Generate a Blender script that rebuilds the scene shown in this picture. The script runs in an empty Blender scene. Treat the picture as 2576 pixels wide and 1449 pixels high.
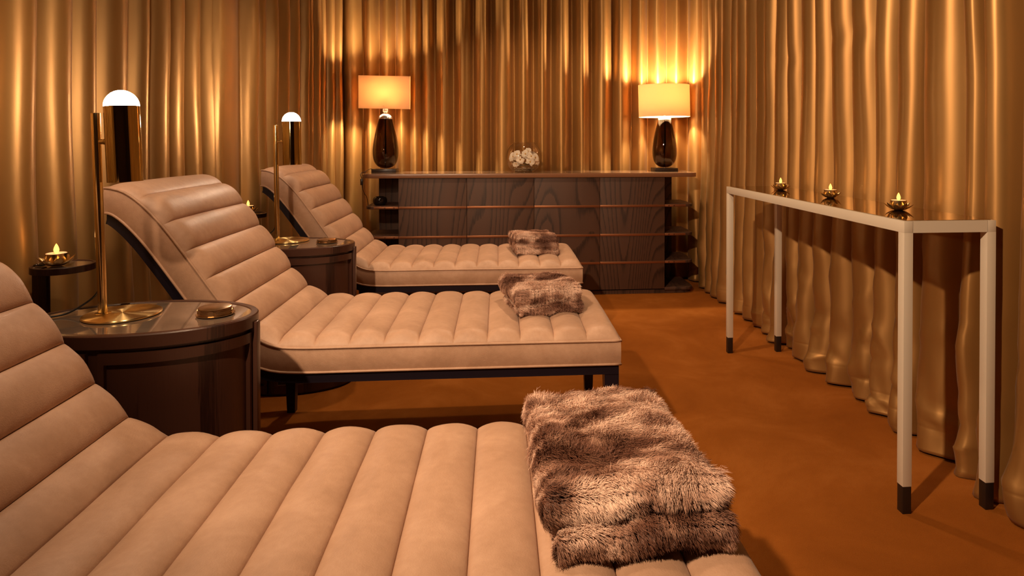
import bpy, bmesh, math, random
import numpy as np
from mathutils import Vector, Matrix, noise

PI = math.pi
random.seed(7)
C = bpy.context.scene.collection
S = bpy.context.scene

# ------------------------------------------------------------------ helpers
class MB:
    """collects geometry for ONE mesh object"""
    def __init__(s): s.v = []; s.f = []; s.mi = []; s.cur = 0
    def add(s, vs, fs):
        o = len(s.v); s.v += [tuple(p) for p in vs]
        for f in fs: s.f.append(tuple(i + o for i in f)); s.mi.append(s.cur)
        return s
    def box(s, x0, x1, y0, y1, z0, z1, bev=0.0, seg=2, rot=0):
        bm = bmesh.new(); bmesh.ops.create_cube(bm, size=1)
        for v in bm.verts:
            v.co = Vector((x0 + (v.co.x + .5) * (x1 - x0), y0 + (v.co.y + .5) * (y1 - y0), z0 + (v.co.z + .5) * (z1 - z0)))
        if bev > 0: bmesh.ops.bevel(bm, geom=bm.edges[:], offset=bev, segments=seg, profile=.5, affect='EDGES')
        s.bm(bm); return s
    def bm(s, bm):
        bm.verts.ensure_lookup_table(); bm.verts.index_update()
        s.add([v.co[:] for v in bm.verts], [[v.index for v in f.verts] for f in bm.faces]); bm.free(); return s
    def lathe(s, prof, cx=0, cy=0, n=32, sx=1, sy=1, closed=False, rot=None):
        vs = []; fs = []; m = len(prof)
        for i in range(n):
            a = 2 * PI * i / n
            for r, z in prof: vs.append((cx + r * math.cos(a) * sx, cy + r * math.sin(a) * sy, z))
        for i in range(n):
            j = (i + 1) % n
            for k in range(m - 1 + (1 if closed else 0)):
                k2 = (k + 1) % m
                fs.append((i * m + k, j * m + k, j * m + k2, i * m + k2))
        if not closed:
            if prof[0][0] > 1e-6: fs.append([i * m for i in reversed(range(n))])
            if prof[-1][0] > 1e-6: fs.append([i * m + m - 1 for i in range(n)])
        if rot: vs = [rot @ Vector(v) for v in vs]
        return s.add(vs, fs)
    def tube(s, pts, r, n=10, closed=False, cap=True):
        pts = [Vector(p) for p in pts]; m = len(pts); vs = []; fs = []
        up = Vector((0, 0, 1)); pn = None
        for i, p in enumerate(pts):
            if closed: t = (pts[(i + 1) % m] - pts[i - 1])
            else: t = pts[min(i + 1, m - 1)] - pts[max(i - 1, 0)]
            t.normalize()
            if pn is None:
                pn = t.cross(up) if abs(t.dot(up)) < .95 else t.cross(Vector((1, 0, 0)))
            pn = (pn - t * pn.dot(t)); pn.normalize(); b = t.cross(pn)
            rr = r[i] if isinstance(r, (list, tuple)) else r
            for k in range(n):
                a = 2 * PI * k / n; vs.append(p + pn * (rr * math.cos(a)) + b * (rr * math.sin(a)))
        for i in range(m if closed else m - 1):
            j = (i + 1) % m
            for k in range(n):
                l = (k + 1) % n; fs.append((i * n + k, i * n + l, j * n + l, j * n + k))
        if cap and not closed:
            fs.append(list(reversed(range(n)))); fs.append([(m - 1) * n + k for k in range(n)])
        return s.add(vs, fs)
    def prism(s, outline, z0, z1, bev=0.0):
        """vertical extrusion of an XY outline (counter-clockwise)"""
        bm = bmesh.new(); vs = [bm.verts.new((x, y, z0)) for x, y in outline]; f = bm.faces.new(vs)
        r = bmesh.ops.extrude_face_region(bm, geom=[f])
        for e in r['geom']:
            if isinstance(e, bmesh.types.BMVert): e.co.z = z1
        bmesh.ops.recalc_face_normals(bm, faces=bm.faces[:])
        if bev > 0:
            ed = [e for e in bm.edges if abs(e.verts[0].co.z - e.verts[1].co.z) < 1e-6]
            bmesh.ops.bevel(bm, geom=ed, offset=bev, segments=2, profile=.5, affect='EDGES')
        return s.bm(bm)
    def build(s, name, mat, parent=None, angle=40, recalc=True, loc=None, rot=None):
        me = bpy.data.meshes.new(name); me.from_pydata(s.v, [], s.f)
        mats = mat if isinstance(mat, (list, tuple)) else [mat]
        for m in mats: me.materials.append(m)
        if len(mats) > 1: me.polygons.foreach_set('material_index', s.mi)
        me.update()
        if recalc:
            bm = bmesh.new(); bm.from_mesh(me); bmesh.ops.recalc_face_normals(bm, faces=bm.faces[:]); bm.to_mesh(me); bm.free()
        me.polygons.foreach_set('use_smooth', [True] * len(me.polygons))
        if angle is not None: me.set_sharp_from_angle(angle=math.radians(angle))
        o = bpy.data.objects.new(name, me); C.objects.link(o)
        if parent: o.parent = parent
        if loc: o.location = loc
        if rot: o.rotation_euler = rot
        return o

def tag(o, label=None, cat=None, group=None, kind=None):
    if label: o['label'] = label
    if cat: o['category'] = cat
    if group: o['group'] = group
    if kind: o['kind'] = kind
    return o
def empty(name, loc, rz=0, label=None, cat=None, group=None):
    o = bpy.data.objects.new(name, None); C.objects.link(o); o.location = loc; o.rotation_euler = (0, 0, rz)
    o.empty_display_size = .05
    return tag(o, label, cat, group)
def copy_tree(o, loc, rz=None, label=None, group=None):
    def rec(a, p):
        c = a.copy(); C.objects.link(c); c.parent = p
        for ch in list(a.children): rec(ch, c)
        return c
    r = rec(o, None); r.location = loc
    if rz is not None: r.rotation_euler = (0, 0, rz)
    if label: r['label'] = label
    if group: r['group'] = group
    return r

# ------------------------------------------------------------------ materials
def new_mat(name):
    m = bpy.data.materials.new(name); m.use_nodes = True
    nt = m.node_tree; b = nt.nodes['Principled BSDF']
    return m, nt, b
def N(nt, t, **k):
    n = nt.nodes.new(t)
    for a, v in k.items(): setattr(n, a, v)
    return n
def coords(nt, scale=(1, 1, 1), out='Object'):
    tc = N(nt, 'ShaderNodeTexCoord'); mp = N(nt, 'ShaderNodeMapping'); mp.inputs['Scale'].default_value = scale
    nt.links.new(tc.outputs[out], mp.inputs['Vector']); return mp.outputs['Vector']
def ramp(nt, fac, stops):
    r = N(nt, 'ShaderNodeValToRGB'); el = r.color_ramp.elements
    while len(el) > 1: el.remove(el[-1])
    el[0].position = stops[0][0]; el[0].color = (*stops[0][1], 1)
    for p, c in stops[1:]:
        e = el.new(p); e.color = (*c, 1)
    nt.links.new(fac, r.inputs['Fac']); return r.outputs['Color']
def noise_tex(nt, vec, scale, detail=4, rough=.5, dist=0):
    n = N(nt, 'ShaderNodeTexNoise'); n.inputs['Scale'].default_value = scale; n.inputs['Detail'].default_value = detail
    n.inputs['Roughness'].default_value = rough; n.inputs['Distortion'].default_value = dist
    nt.links.new(vec, n.inputs['Vector']); return n.outputs['Fac']
def bump(nt, b, h, strength=.3, dist=.002):
    n = N(nt, 'ShaderNodeBump'); n.inputs['Strength'].default_value = strength; n.inputs['Distance'].default_value = dist
    nt.links.new(h, n.inputs['Height']); nt.links.new(n.outputs['Normal'], b.inputs['Normal'])
def simple(name, col, rough=.5, metal=0, **k):
    m, nt, b = new_mat(name); b.inputs['Base Color'].default_value = (*col, 1); b.inputs['Roughness'].default_value = rough
    b.inputs['Metallic'].default_value = metal
    for a, v in k.items(): b.inputs[a.replace('_', ' ')].default_value = v
    return m

def satin(name, c0, c1, rough=.36, metal=.45):
    m, nt, b = new_mat(name)
    v = coords(nt, (1, 1, .25)); n = noise_tex(nt, v, 5, 3)
    nt.links.new(ramp(nt, n, [(.3, c0), (.7, c1)]), b.inputs['Base Color'])
    b.inputs['Roughness'].default_value = rough; b.inputs['Metallic'].default_value = metal
    b.inputs['Anisotropic'].default_value = .6
    tz = N(nt, 'ShaderNodeCombineXYZ'); tz.inputs[2].default_value = 1; nt.links.new(tz.outputs[0], b.inputs['Tangent'])
    b.inputs['Sheen Weight'].default_value = .05
    v2 = coords(nt, (1, 1, 1)); n2 = noise_tex(nt, v2, 420, 2, .6)
    n3 = noise_tex(nt, coords(nt, (1, 1, .6)), 14, 2)
    mx = N(nt, 'ShaderNodeMath', operation='MULTIPLY_ADD'); mx.inputs[1].default_value = .12
    nt.links.new(n2, mx.inputs[0]); nt.links.new(n3, mx.inputs[2])
    bump(nt, b, mx.outputs[0], .12, .002)
    b.inputs['Specular IOR Level'].default_value = 1.0; b.inputs['Specular Tint'].default_value = (1, .86, .68, 1)
    return m
M = {}
M['curtain'] = satin('gold_satin', (.315, .154, .038), (.415, .222, .066), .43, .55)

def suede():
    m, nt, b = new_mat('tan_suede_leather')
    v = coords(nt); n = noise_tex(nt, v, 6, 5, .6, .6); n2 = noise_tex(nt, v, 55, 4, .6)
    mx = N(nt, 'ShaderNodeMath', operation='MULTIPLY_ADD'); mx.inputs[1].default_value = .35
    nt.links.new(n2, mx.inputs[0]); nt.links.new(n, mx.inputs[2])
    nt.links.new(ramp(nt, mx.outputs[0], [(.40, (.39, .232, .148)), (.68, (.48, .295, .195)), (.95, (.58, .37, .255))]), b.inputs['Base Color'])
    rg = N(nt, 'ShaderNodeMapRange'); rg.inputs[1].default_value = .3; rg.inputs[2].default_value = .75; rg.inputs[3].default_value = .52; rg.inputs[4].default_value = .41
    n4 = noise_tex(nt, v, 9, 6, .7, .4); nt.links.new(n4, rg.inputs[0]); nt.links.new(rg.outputs[0], b.inputs['Roughness']); b.inputs['Sheen Weight'].default_value = .1; b.inputs['Sheen Roughness'].default_value = .4
    b.inputs['Specular IOR Level'].default_value = .45
    n3 = noise_tex(nt, v, 350, 3, .6); bump(nt, b, n3, .35, .0016)
    return m
M['suede'] = suede()

def wood(name, dark, light, axis='z', band=9.0, rough=.5):
    m, nt, b = new_mat(name)
    sc = {'z': (1, 1, .16), 'x': (.16, 1, 1)}[axis]
    v = coords(nt, sc); n = noise_tex(nt, v, 2.0, 1, .3, .15)
    mu = N(nt, 'ShaderNodeMath', operation='MULTIPLY'); mu.inputs[1].default_value = band; nt.links.new(n, mu.inputs[0])
    fr = N(nt, 'ShaderNodeMath', operation='FRACT'); nt.links.new(mu.outputs[0], fr.inputs[0])
    fine = noise_tex(nt, coords(nt, {'z': (1, 1, .03), 'x': (.03, 1, 1)}[axis]), 260, 3, .6)
    f6 = N(nt, 'ShaderNodeMath', operation='MULTIPLY'); f6.inputs[1].default_value = .6; nt.links.new(fr.outputs[0], f6.inputs[0])
    ad = N(nt, 'ShaderNodeMath', operation='MULTIPLY_ADD'); ad.inputs[1].default_value = .38
    nt.links.new(fine, ad.inputs[0]); nt.links.new(f6.outputs[0], ad.inputs[2])
    mid = tuple(.25 * a + .75 * c for a, c in zip(dark, light))
    nt.links.new(ramp(nt, ad.outputs[0], [(.10, light), (.60, mid), (.70, dark), (.74, dark), (.82, light)]), b.inputs['Base Color'])
    b.inputs['Roughness'].default_value = rough
    bump(nt, b, fine, .2, .001)
    return m
M['wood'] = wood('dark_stained_oak', (.034, .015, .009), (.095, .043, .025), band=34, rough=.6)
M['wood_table'] = wood('mahogany_stain', (.02, .007, .005), (.062, .024, .015), band=6, rough=.3)
M['wood_top'] = wood('sideboard_top_edge', (.16, .07, .035), (.28, .13, .065), axis='x', band=5, rough=.28)
M['copper'] = simple('copper_strip', (.36, .15, .07), .42, .8)
M['screw'] = simple('screw_head', (.06, .03, .02), .4, .6)
M['lacquer'] = simple('blue_black_lacquer', (.012, .009, .016), .32)
M['gloss_top'] = simple('lacquered_top', (.30, .19, .12), .16, 0, Coat_Weight=.5, Coat_Roughness=.05)  # paler than the oak: the curtain's reflection is put into this colour
def glass_inset():
    m, nt, b = new_mat('smoked_glass_inset')
    n = noise_tex(nt, coords(nt, (.1, 1, 1)), 120, 3)
    nt.links.new(ramp(nt, n, [(.3, (.16, .115, .085)), (.7, (.22, .16, .12))]), b.inputs['Base Color'])
    b.inputs['Roughness'].default_value = .07; b.inputs['Specular IOR Level'].default_value = .9; b.inputs['Coat Weight'].default_value = 1
    b.inputs['Coat Roughness'].default_value = .02
    return m
M['inset'] = glass_inset()
M['console'] = simple('cream_paint', (.74, .66, .54), .42)
M['console_foot'] = simple('dark_brown_foot', (.018, .010, .007), .4)
M['mirror'] = simple('bronze_mirror', (.46, .33, .19), .03, 1.0)
M['brass'] = simple('polished_brass', (.95, .74, .36), .15, 1.0)
def brushed():
    m, nt, b = new_mat('spun_brass'); b.inputs['Base Color'].default_value = (.95, .72, .34, 1); b.inputs['Metallic'].default_value = 1
    b.inputs['Roughness'].default_value = .32; b.inputs['Anisotropic'].default_value = .97; b.inputs['Anisotropic Rotation'].default_value = .25
    t = N(nt, 'ShaderNodeTangent', direction_type='RADIAL', axis='Z'); nt.links.new(t.outputs[0], b.inputs['Tangent'])
    return m
M['spun'] = brushed()
M['barrel'] = simple('dark_brass_barrel', (.50, .38, .16), .07, 1.0)
M['bronze'] = simple('bronze_coaster', (.52, .34, .18), .3, 1.0)
M['lotus'] = simple('satin_gold_metal', (.72, .54, .28), .26, 1.0)
M['wax'] = simple('ivory_wax', (.85, .72, .58), .5, 0, Subsurface_Weight=.3, Subsurface_Radius=(.02, .01, .005))
M['cord'] = simple('black_cord', (.012, .01, .01), .5)
M['dark_plastic'] = simple('dark_gloss_bowl', (.012, .008, .006), .12)
M['plinth'] = simple('black_lamp_plinth', (.03, .018, .014), .3)
M['rod'] = simple('dark_rod', (.02, .012, .008), .4)
def emis(name, col, s):
    m = bpy.data.materials.new(name); m.use_nodes = True; nt = m.node_tree; nt.nodes.remove(nt.nodes['Principled BSDF'])
    e = N(nt, 'ShaderNodeEmission'); e.inputs[0].default_value = (*col, 1); e.inputs[1].default_value = s
    nt.links.new(e.outputs[0], nt.nodes['Material Output'].inputs[0]); return m
M['dome'] = emis('glowing_opal_dome', (1, .74, .52), 200)
M['flame'] = emis('flame_glow', (1, .42, .06), 3.4)
M['bulb'] = emis('warm_bulb', (1, .72, .43), 1700)
def shade(name, tr, df):
    m = bpy.data.materials.new(name); m.use_nodes = True; nt = m.node_tree; nt.nodes.remove(nt.nodes['Principled BSDF'])
    t = N(nt, 'ShaderNodeBsdfTranslucent'); t.inputs[0].default_value = (*tr, 1)
    d = N(nt, 'ShaderNodeBsdfDiffuse'); d.inputs[0].default_value = (*df, 1)
    mx = N(nt, 'ShaderNodeMixShader'); mx.inputs[0].default_value = .5
    nt.links.new(t.outputs[0], mx.inputs[1]); nt.links.new(d.outputs[0], mx.inputs[2])
    w = noise_tex(nt, coords(nt, (1, 1, 1)), 300, 2)
    bp = N(nt, 'ShaderNodeBump'); bp.inputs['Strength'].default_value = .3; bp.inputs['Distance'].default_value = .001
    nt.links.new(w, bp.inputs['Height']); nt.links.new(bp.outputs[0], d.inputs['Normal'])
    nt.links.new(mx.outputs[0], nt.nodes['Material Output'].inputs[0]); return m
M['shade'] = shade('cream_linen_shade', (.36, .24, .135), (.80, .68, .54))
def glass(name, col, rough=0.0, ior=1.45):
    m, nt, b = new_mat(name); b.inputs['Base Color'].default_value = (*col, 1); b.inputs['Transmission Weight'].default_value = 1
    b.inputs['Roughness'].default_value = rough; b.inputs['IOR'].default_value = ior; return m
def thin_glass(name, tint):
    m = bpy.data.materials.new(name); m.use_nodes = True; nt = m.node_tree; nt.nodes.remove(nt.nodes['Principled BSDF'])
    t = N(nt, 'ShaderNodeBsdfTransparent'); t.inputs[0].default_value = (*tint, 1)
    g = N(nt, 'ShaderNodeBsdfGlossy'); g.inputs['Roughness'].default_value = .01
    fr = N(nt, 'ShaderNodeLayerWeight'); fr.inputs['Blend'].default_value = .5
    pw = N(nt, 'ShaderNodeMath', operation='POWER'); pw.inputs[1].default_value = 4.0; nt.links.new(fr.outputs['Facing'], pw.inputs[0])
    ad = N(nt, 'ShaderNodeMath', operation='MULTIPLY_ADD'); ad.inputs[1].default_value = .5; ad.inputs[2].default_value = .07; nt.links.new(pw.outputs[0], ad.inputs[0])
    mx = N(nt, 'ShaderNodeMixShader'); nt.links.new(ad.outputs[0], mx.inputs[0]); nt.links.new(t.outputs[0], mx.inputs[1]); nt.links.new(g.outputs[0], mx.inputs[2])
    nt.links.new(mx.outputs[0], nt.nodes['Material Output'].inputs[0]); return m
M['glass'] = thin_glass('clear_glass', (.96, .94, .90))
M['amber'] = glass('dark_brown_glass', (.21, .14, .08), 0, 1.5)
M['clear_neck'] = simple('pale_glass_neck', (.9, .85, .8), .05, 0, Transmission_Weight=.6)
M['silver'] = simple('silvered_metal', (.92, .86, .82), .22, .9)  # also covers the added cap that imitates a reflection on the vases
M['petal'] = simple('white_silk_petal', (.95, .90, .86), .6, 0, Sheen_Weight=.3)
M['petal_heart'] = simple('yellow_orchid_heart', (.75, .45, .08), .6)
M['stem'] = simple('green_brown_stem', (.05, .06, .02), .6)
def pebble():
    m, nt, b = new_mat('brown_pebble'); n = noise_tex(nt, coords(nt, out='Object'), 40, 3)
    nt.links.new(ramp(nt, n, [(.3, (.10, .06, .03)), (.7, (.32, .22, .14))]), b.inputs['Base Color']); b.inputs['Roughness'].default_value = .25
    return m
M['pebble'] = pebble()
def carpet():
    m, nt, b = new_mat('rust_carpet'); v = coords(nt)
    n = noise_tex(nt, v, 2.2, 5, .6, .5); f = noise_tex(nt, v, 420, 3, .7)
    mx = N(nt, 'ShaderNodeMath', operation='MULTIPLY_ADD'); mx.inputs[1].default_value = .55
    nt.links.new(f, mx.inputs[0]); nt.links.new(n, mx.inputs[2])
    nt.links.new(ramp(nt, mx.outputs[0], [(.45, (.27, .082, .012)), (.78, (.37, .118, .018)), (.95, (.46, .16, .03))]), b.inputs['Base Color'])
    b.inputs['Roughness'].default_value = .95; b.inputs['Specular IOR Level'].default_value = .04
    bump(nt, b, f, .8, .004); return m
M['carpet'] = carpet()
M['wall'] = simple('plain_wall', (.12, .07, .04), .9)
M['ceiling'] = simple('dim_ceiling', (.06, .04, .025), .9)

def fur_mat():
    m, nt, b = new_mat('mottled_faux_fur')
    a = N(nt, 'ShaderNodeAttribute'); a.attribute_name = 'pile'
    nt.links.new(a.outputs['Color'], b.inputs['Base Color'])
    b.inputs['Roughness'].default_value = .5; b.inputs['Specular IOR Level'].default_value = .25
    return m
M['fur'] = fur_mat()

# ------------------------------------------------------------------ room shell
def struct(name, mb, mat):
    return tag(mb.build(name, mat, angle=30), kind='structure')
CEIL = 2.55
struct('floor', MB().box(-2.3, 2.1, -1.4, 5.7, -.06, 0), M['carpet'])
struct('ceiling', MB().box(-2.3, 2.1, -1.4, 5.7, CEIL, CEIL + .06), M['ceiling'])
struct('wall_left', MB().box(-1.95, -1.85, -1.4, 5.7, 0, CEIL), M['wall'])
struct('wall_right', MB().box(1.80, 1.90, -1.4, 5.7, 0, CEIL), M['wall'])
struct('wall_back', MB().box(-1.85, 1.80, 5.42, 5.52, 0, CEIL), M['wall'])
struct('wall_front', MB().box(-1.85, 1.80, -1.4, -1.3, 0, CEIL), M['wall'])

# ------------------------------------------------------------------ curtains
def path_eval(poly):
    P = [Vector((x, y)) for x, y in poly]
    # densify with Catmull-Rom then arc-length table
    pts = []
    for i in range(len(P) - 1):
        p0 = P[max(i - 1, 0)]; p1 = P[i]; p2 = P[i + 1]; p3 = P[min(i + 2, len(P) - 1)]
        for k in range(24):
            t = k / 24
            pts.append(.5 * ((2 * p1) + (-p0 + p2) * t + (2 * p0 - 5 * p1 + 4 * p2 - p3) * t * t + (-p0 + 3 * p1 - 3 * p2 + p3) * t ** 3))
    pts.append(P[-1])
    L = [0]
    for a, b in zip(pts, pts[1:]): L.append(L[-1] + (b - a).length)
    def ev(s):
        s = min(max(s, 0), L[-1] - 1e-6)
        lo = 0; hi = len(L) - 1
        while hi - lo > 1:
            mid = (lo + hi) // 2
            if L[mid] <= s: lo = mid
            else: hi = mid
        t = (s - L[lo]) / (L[hi] - L[lo]); p = pts[lo].lerp(pts[hi], t)
        d = (pts[hi] - pts[lo]).normalized()
        return p, d
    return ev, L[-1]

def curtain(name, poly, bounds, side, label, seed, amp=.42, amax=.075, hem=.012, wrinkle=1.0, top=2.5, nz=52, flare=0.0, slack=1.0, ns=16, sub=.15):
    subw = 1.5 if sub > .45 else 1.0
    """poly: plan line of the fold valleys; bounds: fold limits as arc lengths; side: +1/-1 which way is 'into the room'"""
    ev, L = path_eval(poly); rnd = random.Random(seed)
    nf = len(bounds) - 1
    fa = []
    for k in range(nf):
        w = bounds[k + 1] - bounds[k]
        fa.append(dict(a=min(w * amp * rnd.uniform(.8, 1.25), amax), sk=rnd.uniform(-.15, .15), ph=rnd.uniform(0, 9), k=rnd.uniform(.05, .11),
                       dep=rnd.uniform(.8, 1.25), sub=(rnd.random() < sub), sp=rnd.uniform(.3, .7), amt=rnd.uniform(.05, .16)))
    zs = []
    for i in range(nz + 1):
        t = i / nz; zs.append(hem + (top - hem) * (t ** 1.25))
    zs = sorted([z for z in zs if not (.07 < z < .125)] + [.072, .082, .090, .095, .099, .103, .108, .115, .124])
    nz = len(zs) - 1
    mb = MB(); cols = nf * ns + 1; vs = []
    for z in zs:
        zt = z / top
        for c in range(cols):
            k = min(c // ns, nf - 1); t = (c - k * ns) / ns; f = fa[k]
            b0 = bounds[k] + (.0045 * slack * noise.noise(Vector((k * 3.7, z * 1.1, seed))) if k > 0 else 0)
            b1 = bounds[k + 1] + (.0045 * slack * noise.noise(Vector(((k + 1) * 3.7, z * 1.1, seed))) if k + 1 < nf else 0)
            lower = max(0, 1 - z / 1.0)
            tt = t + f['sk'] * t * (1 - t) * 2
            x = tt - (f['k'] + .02 * lower) * math.sin(2 * PI * tt)
            s = b0 + (b1 - b0) * x
            d = (.5 - .5 * math.cos(2 * PI * tt)) ** f['dep']
            a = f['a'] * (1 + .18 * noise.noise(Vector((f['ph'], z * 1.3, 0)))) * (1 + .25 * lower + flare * lower ** 2)
            off = a * d
            if f['sub']:   # a shallow secondary dent running down the fold
                off -= a * f['amt'] * subw * math.exp(-((tt - f['sp']) / .10) ** 2)
            wr = .7 * noise.noise(Vector((s * 7, z * 2.6, seed * 1.7))) + (.12 + .4 * lower) * noise.noise(Vector((s * 18, z * 5.5, seed + 3.1)))
            off += wrinkle * .0065 * wr * (.35 + .65 * d) * (1 + 1.2 * lower + 3.5 * lower ** 3)
            cr = 1 - abs(noise.noise(Vector((s * 4.5 + z * 3.2, z * 3.0 - s * 2.5, seed * 2.1))))
            off += wrinkle * .011 * (cr ** 7) * lower ** 1.3 * (.4 + .6 * d)
            cr = 1 - abs(noise.noise(Vector((s * 4.0 - z * 3.8, z * 3.4 + s * 2, seed * 3.3))))
            off -= wrinkle * .010 * (cr ** 8) * lower ** 1.5 * (.4 + .6 * d)
            # soft dents where the cloth has been creased across
            for (dz, dp) in ((1.62, 0.0), (.42, 3.0), (2.05, 5.0)):
                g = noise.noise(Vector((k * 5.1 + dp, seed, 2)))
                zc = dz + .22 * noise.noise(Vector((k * 2.3, seed, dp)))
                off -= wrinkle * .0085 * max(0, g) * d * math.exp(-((z - zc - .05 * (tt - .5)) / .045) ** 2)
            if z < .16:    # stitched hem
                off -= .0012 * math.exp(-((z - .099) / .004) ** 2) * (1 + 1.6 * noise.noise(Vector((s * 60, 0, seed))))
                off += .003 * noise.noise(Vector((s * 55, z * 20, seed))) * math.exp(-((z - .10) / .03) ** 2)
            p, dd = ev(s)
            nrm = Vector((-dd.y, dd.x)) * side
            q = p + nrm * off
            zz = z
            if z == zs[0]: zz = z + .006 * noise.noise(Vector((s * 6, seed, 1)))
            vs.append((q.x, q.y, zz))
    fs = []
    for i in range(nz):
        for c in range(cols - 1):
            fs.append((i * cols + c, i * cols + c + 1, (i + 1) * cols + c + 1, (i + 1) * cols + c))
    mb.add(vs, fs)
    o = mb.build(name, M['curtain'], angle=None, recalc=False)
    sm = o.modifiers.new('thickness', 'SOLIDIFY'); sm.thickness = .0018; sm.offset = 0
    tag(o, label, 'curtain')
    return o

# left wall: fold limits measured along the room, curtain track bowing in towards the back corner
def ybounds(poly, ys):
    ev, L = path_eval(poly); n = 600
    tab = [(ev(L * i / n)[0].y, L * i / n) for i in range(n + 1)]
    out = []
    for y in ys:
        out.append(min(tab, key=lambda q: abs(q[0] - y))[1])
    return out
ly = [5.14, 5.03, 4.93, 4.84, 4.73, 4.64, 4.54, 4.38, 4.21, 4.06, 3.93, 3.79, 3.64, 3.49, 3.35, 3.20, 3.04, 2.88, 2.74, 2.56, 2.41, 2.25, 2.10, 1.94, 1.78, 1.62, 1.46, 1.30, 1.12, .95, .77, .60]
ly = ly[::-1]
split = 19
TR1 = [(-1.66, .60), (-1.60, 1.4), (-1.56, 2.1), (-1.53, ly[split])]
TR2 = [(-1.53, ly[split]), (-1.51, 3.4), (-1.44, 4.2), (-1.35, 4.75), (-1.262, 5.14)]
a = ly[:split + 1]; b = ly[split:]
curtain('curtain', TR1, ybounds(TR1, a), -1, 'gold satin curtain with broad folds on the left wall, behind the nearest brass lamp', 11, amp=.55, amax=.085, wrinkle=.9)
curtain('curtain', TR2, ybounds(TR2, b), -1, 'gold satin curtain with narrow folds on the left wall, running into the left back corner', 12, amp=.55, amax=.078, wrinkle=.9)

# back wall
bx = [-1.27, -1.081, -0.953, -0.825, -0.709, -0.614, -0.513, -0.358, -0.201, -0.057, 0.13, 0.289, 0.436, 0.61, 0.774, 0.95, 1.087, 1.214, 1.348, 1.51, 1.67, 1.69, 1.8]
b1 = bx[:16]; b2 = bx[15:]
curtain('curtain', [(b1[0], 5.245), (b1[-1], 5.245)], [x - b1[0] for x in b1], -1, 'gold satin curtain on the back wall, behind the straight-shaded lamp and the glass bowl', 21, amp=.55, amax=.08, wrinkle=.8, ns=20, sub=.35, nz=44)
ev_, L_ = path_eval([(b2[0], 5.245), (1.3, 5.25), (1.53, 5.23), (1.68, 5.08), (1.75, 4.92)])
curtain('curtain', [(b2[0], 5.245), (1.3, 5.25), (1.53, 5.23), (1.68, 5.08), (1.75, 4.92)], [(x - b2[0]) / (b2[-1] - b2[0]) * L_ for x in b2], -1, 'gold satin curtain on the back wall, behind the oval-shaded lamp in the right corner', 22, amp=.52, amax=.074, wrinkle=1.0, ns=20, sub=.35, nz=44)

# right wall (valley line a little behind the fold faces)
ry = [4.93, 4.78, 4.63, 4.48, 4.32, 4.20, 4.05, 3.87, 3.73, 3.59, 3.43, 3.29, 3.13, 2.97, 2.80, 2.62, 2.47, 2.32, 2.11, 1.99, 1.85, 1.68, 1.50, 1.32, 1.14, .95, .78, .6]
RX = 1.66
def rpan(ys, label, seed, x0=RX, x1=RX, **k):
    return curtain('curtain', [(x0, ys[0]), (x1, ys[-1])], [abs(y - ys[0]) * math.hypot(1, (x1 - x0) / (ys[-1] - ys[0])) for y in ys], 1 if ys[-1] > ys[0] else -1, label, seed, **k)
rpan(ry[:9][::-1], 'gold satin curtain on the right wall, between the back corner and the console table', 31, amp=.62, amax=.075, wrinkle=1.0)
rpan(ry[8:19][::-1], 'gold satin curtain directly behind the cream console table', 32, amp=.60, amax=.078, wrinkle=1.9, flare=.05, ns=22, nz=84)
rpan(ry[18:][::-1], 'gold satin curtain nearest on the right, bulging past the near console table end', 33, x0=1.64, x1=1.67, amp=.62, amax=.105, wrinkle=1.6, flare=.25, hem=.004)

# ------------------------------------------------------------------ sun lounger (spa daybed)
W = .64; TH = .080
prof_pts = [(.424, .458), (.20, .459), (-.072, .460), (-.30, .461), (-.50, .461), (-.66, .462), (-.745, .472), (-.81, .508), (-.870, .566), (-.932, .650), (-.985, .727), (-1.036, .800), (-1.093, .877), (-1.150, .940), (-1.200, .980), (-1.240, .996), (-1.268, .998)]
def spline(pts, n):
    P = [Vector(p) for p in pts]; out = []
    for i in range(len(P) - 1):
        p0 = P[max(i - 1, 0)]; p1 = P[i]; p2 = P[i + 1]; p3 = P[min(i + 2, len(P) - 1)]
        for k in range(30):
            t = k / 30
            out.append(.5 * ((2 * p1) + (-p0 + p2) * t + (2 * p0 - 5 * p1 + 4 * p2 - p3) * t * t + (-p0 + 3 * p1 - 3 * p2 + p3) * t ** 3))
    out.append(P[-1]); L = [0]
    for a, b in zip(out, out[1:]): L.append(L[-1] + (b - a).length)
    return out, L
SP, SL = spline(prof_pts, 30); STOT = SL[-1]
def P_at(s):
    s = min(max(s, 0), STOT - 1e-7)
    import bisect
    i = bisect.bisect_right(SL, s) - 1; i = min(i, len(SP) - 2)
    t = (s - SL[i]) / (SL[i + 1] - SL[i]); p = SP[i].lerp(SP[i + 1], t)
    a = SP[max(i - 4, 0)]; b = SP[min(i + 5, len(SP) - 1)]
    d = (b - a).normalized(); n = Vector((-d.y, d.x))
    if n.y < 0: n = -n
    if d.x > 0: n = Vector((-d.y, d.x))
    n = Vector((d.y, -d.x)) if d.x < 0 else n    # upward side for a path running towards -X
    if n.y < 0 and abs(d.x) > .2: n = -n
    return p, n
seams = [0, .118, .232, .348, .460, .575, .692, .806, .921, 1.036, 1.152, 1.262, 1.372]
rest = STOT - seams[-1]; nb = max(1, round(rest / .117)); seams += [seams[-1] + rest * (k + 1) / nb for k in range(nb)]
def crown(s):
    import bisect
    k = min(bisect.bisect_right(seams, s) - 1, len(seams) - 2); k = max(k, 0)
    t = (s - seams[k]) / (seams[k + 1] - seams[k]); t = min(max(t, 0), 1)
    return (max(0.0, math.sin(PI * t))) ** .48, k
SS = []
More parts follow.
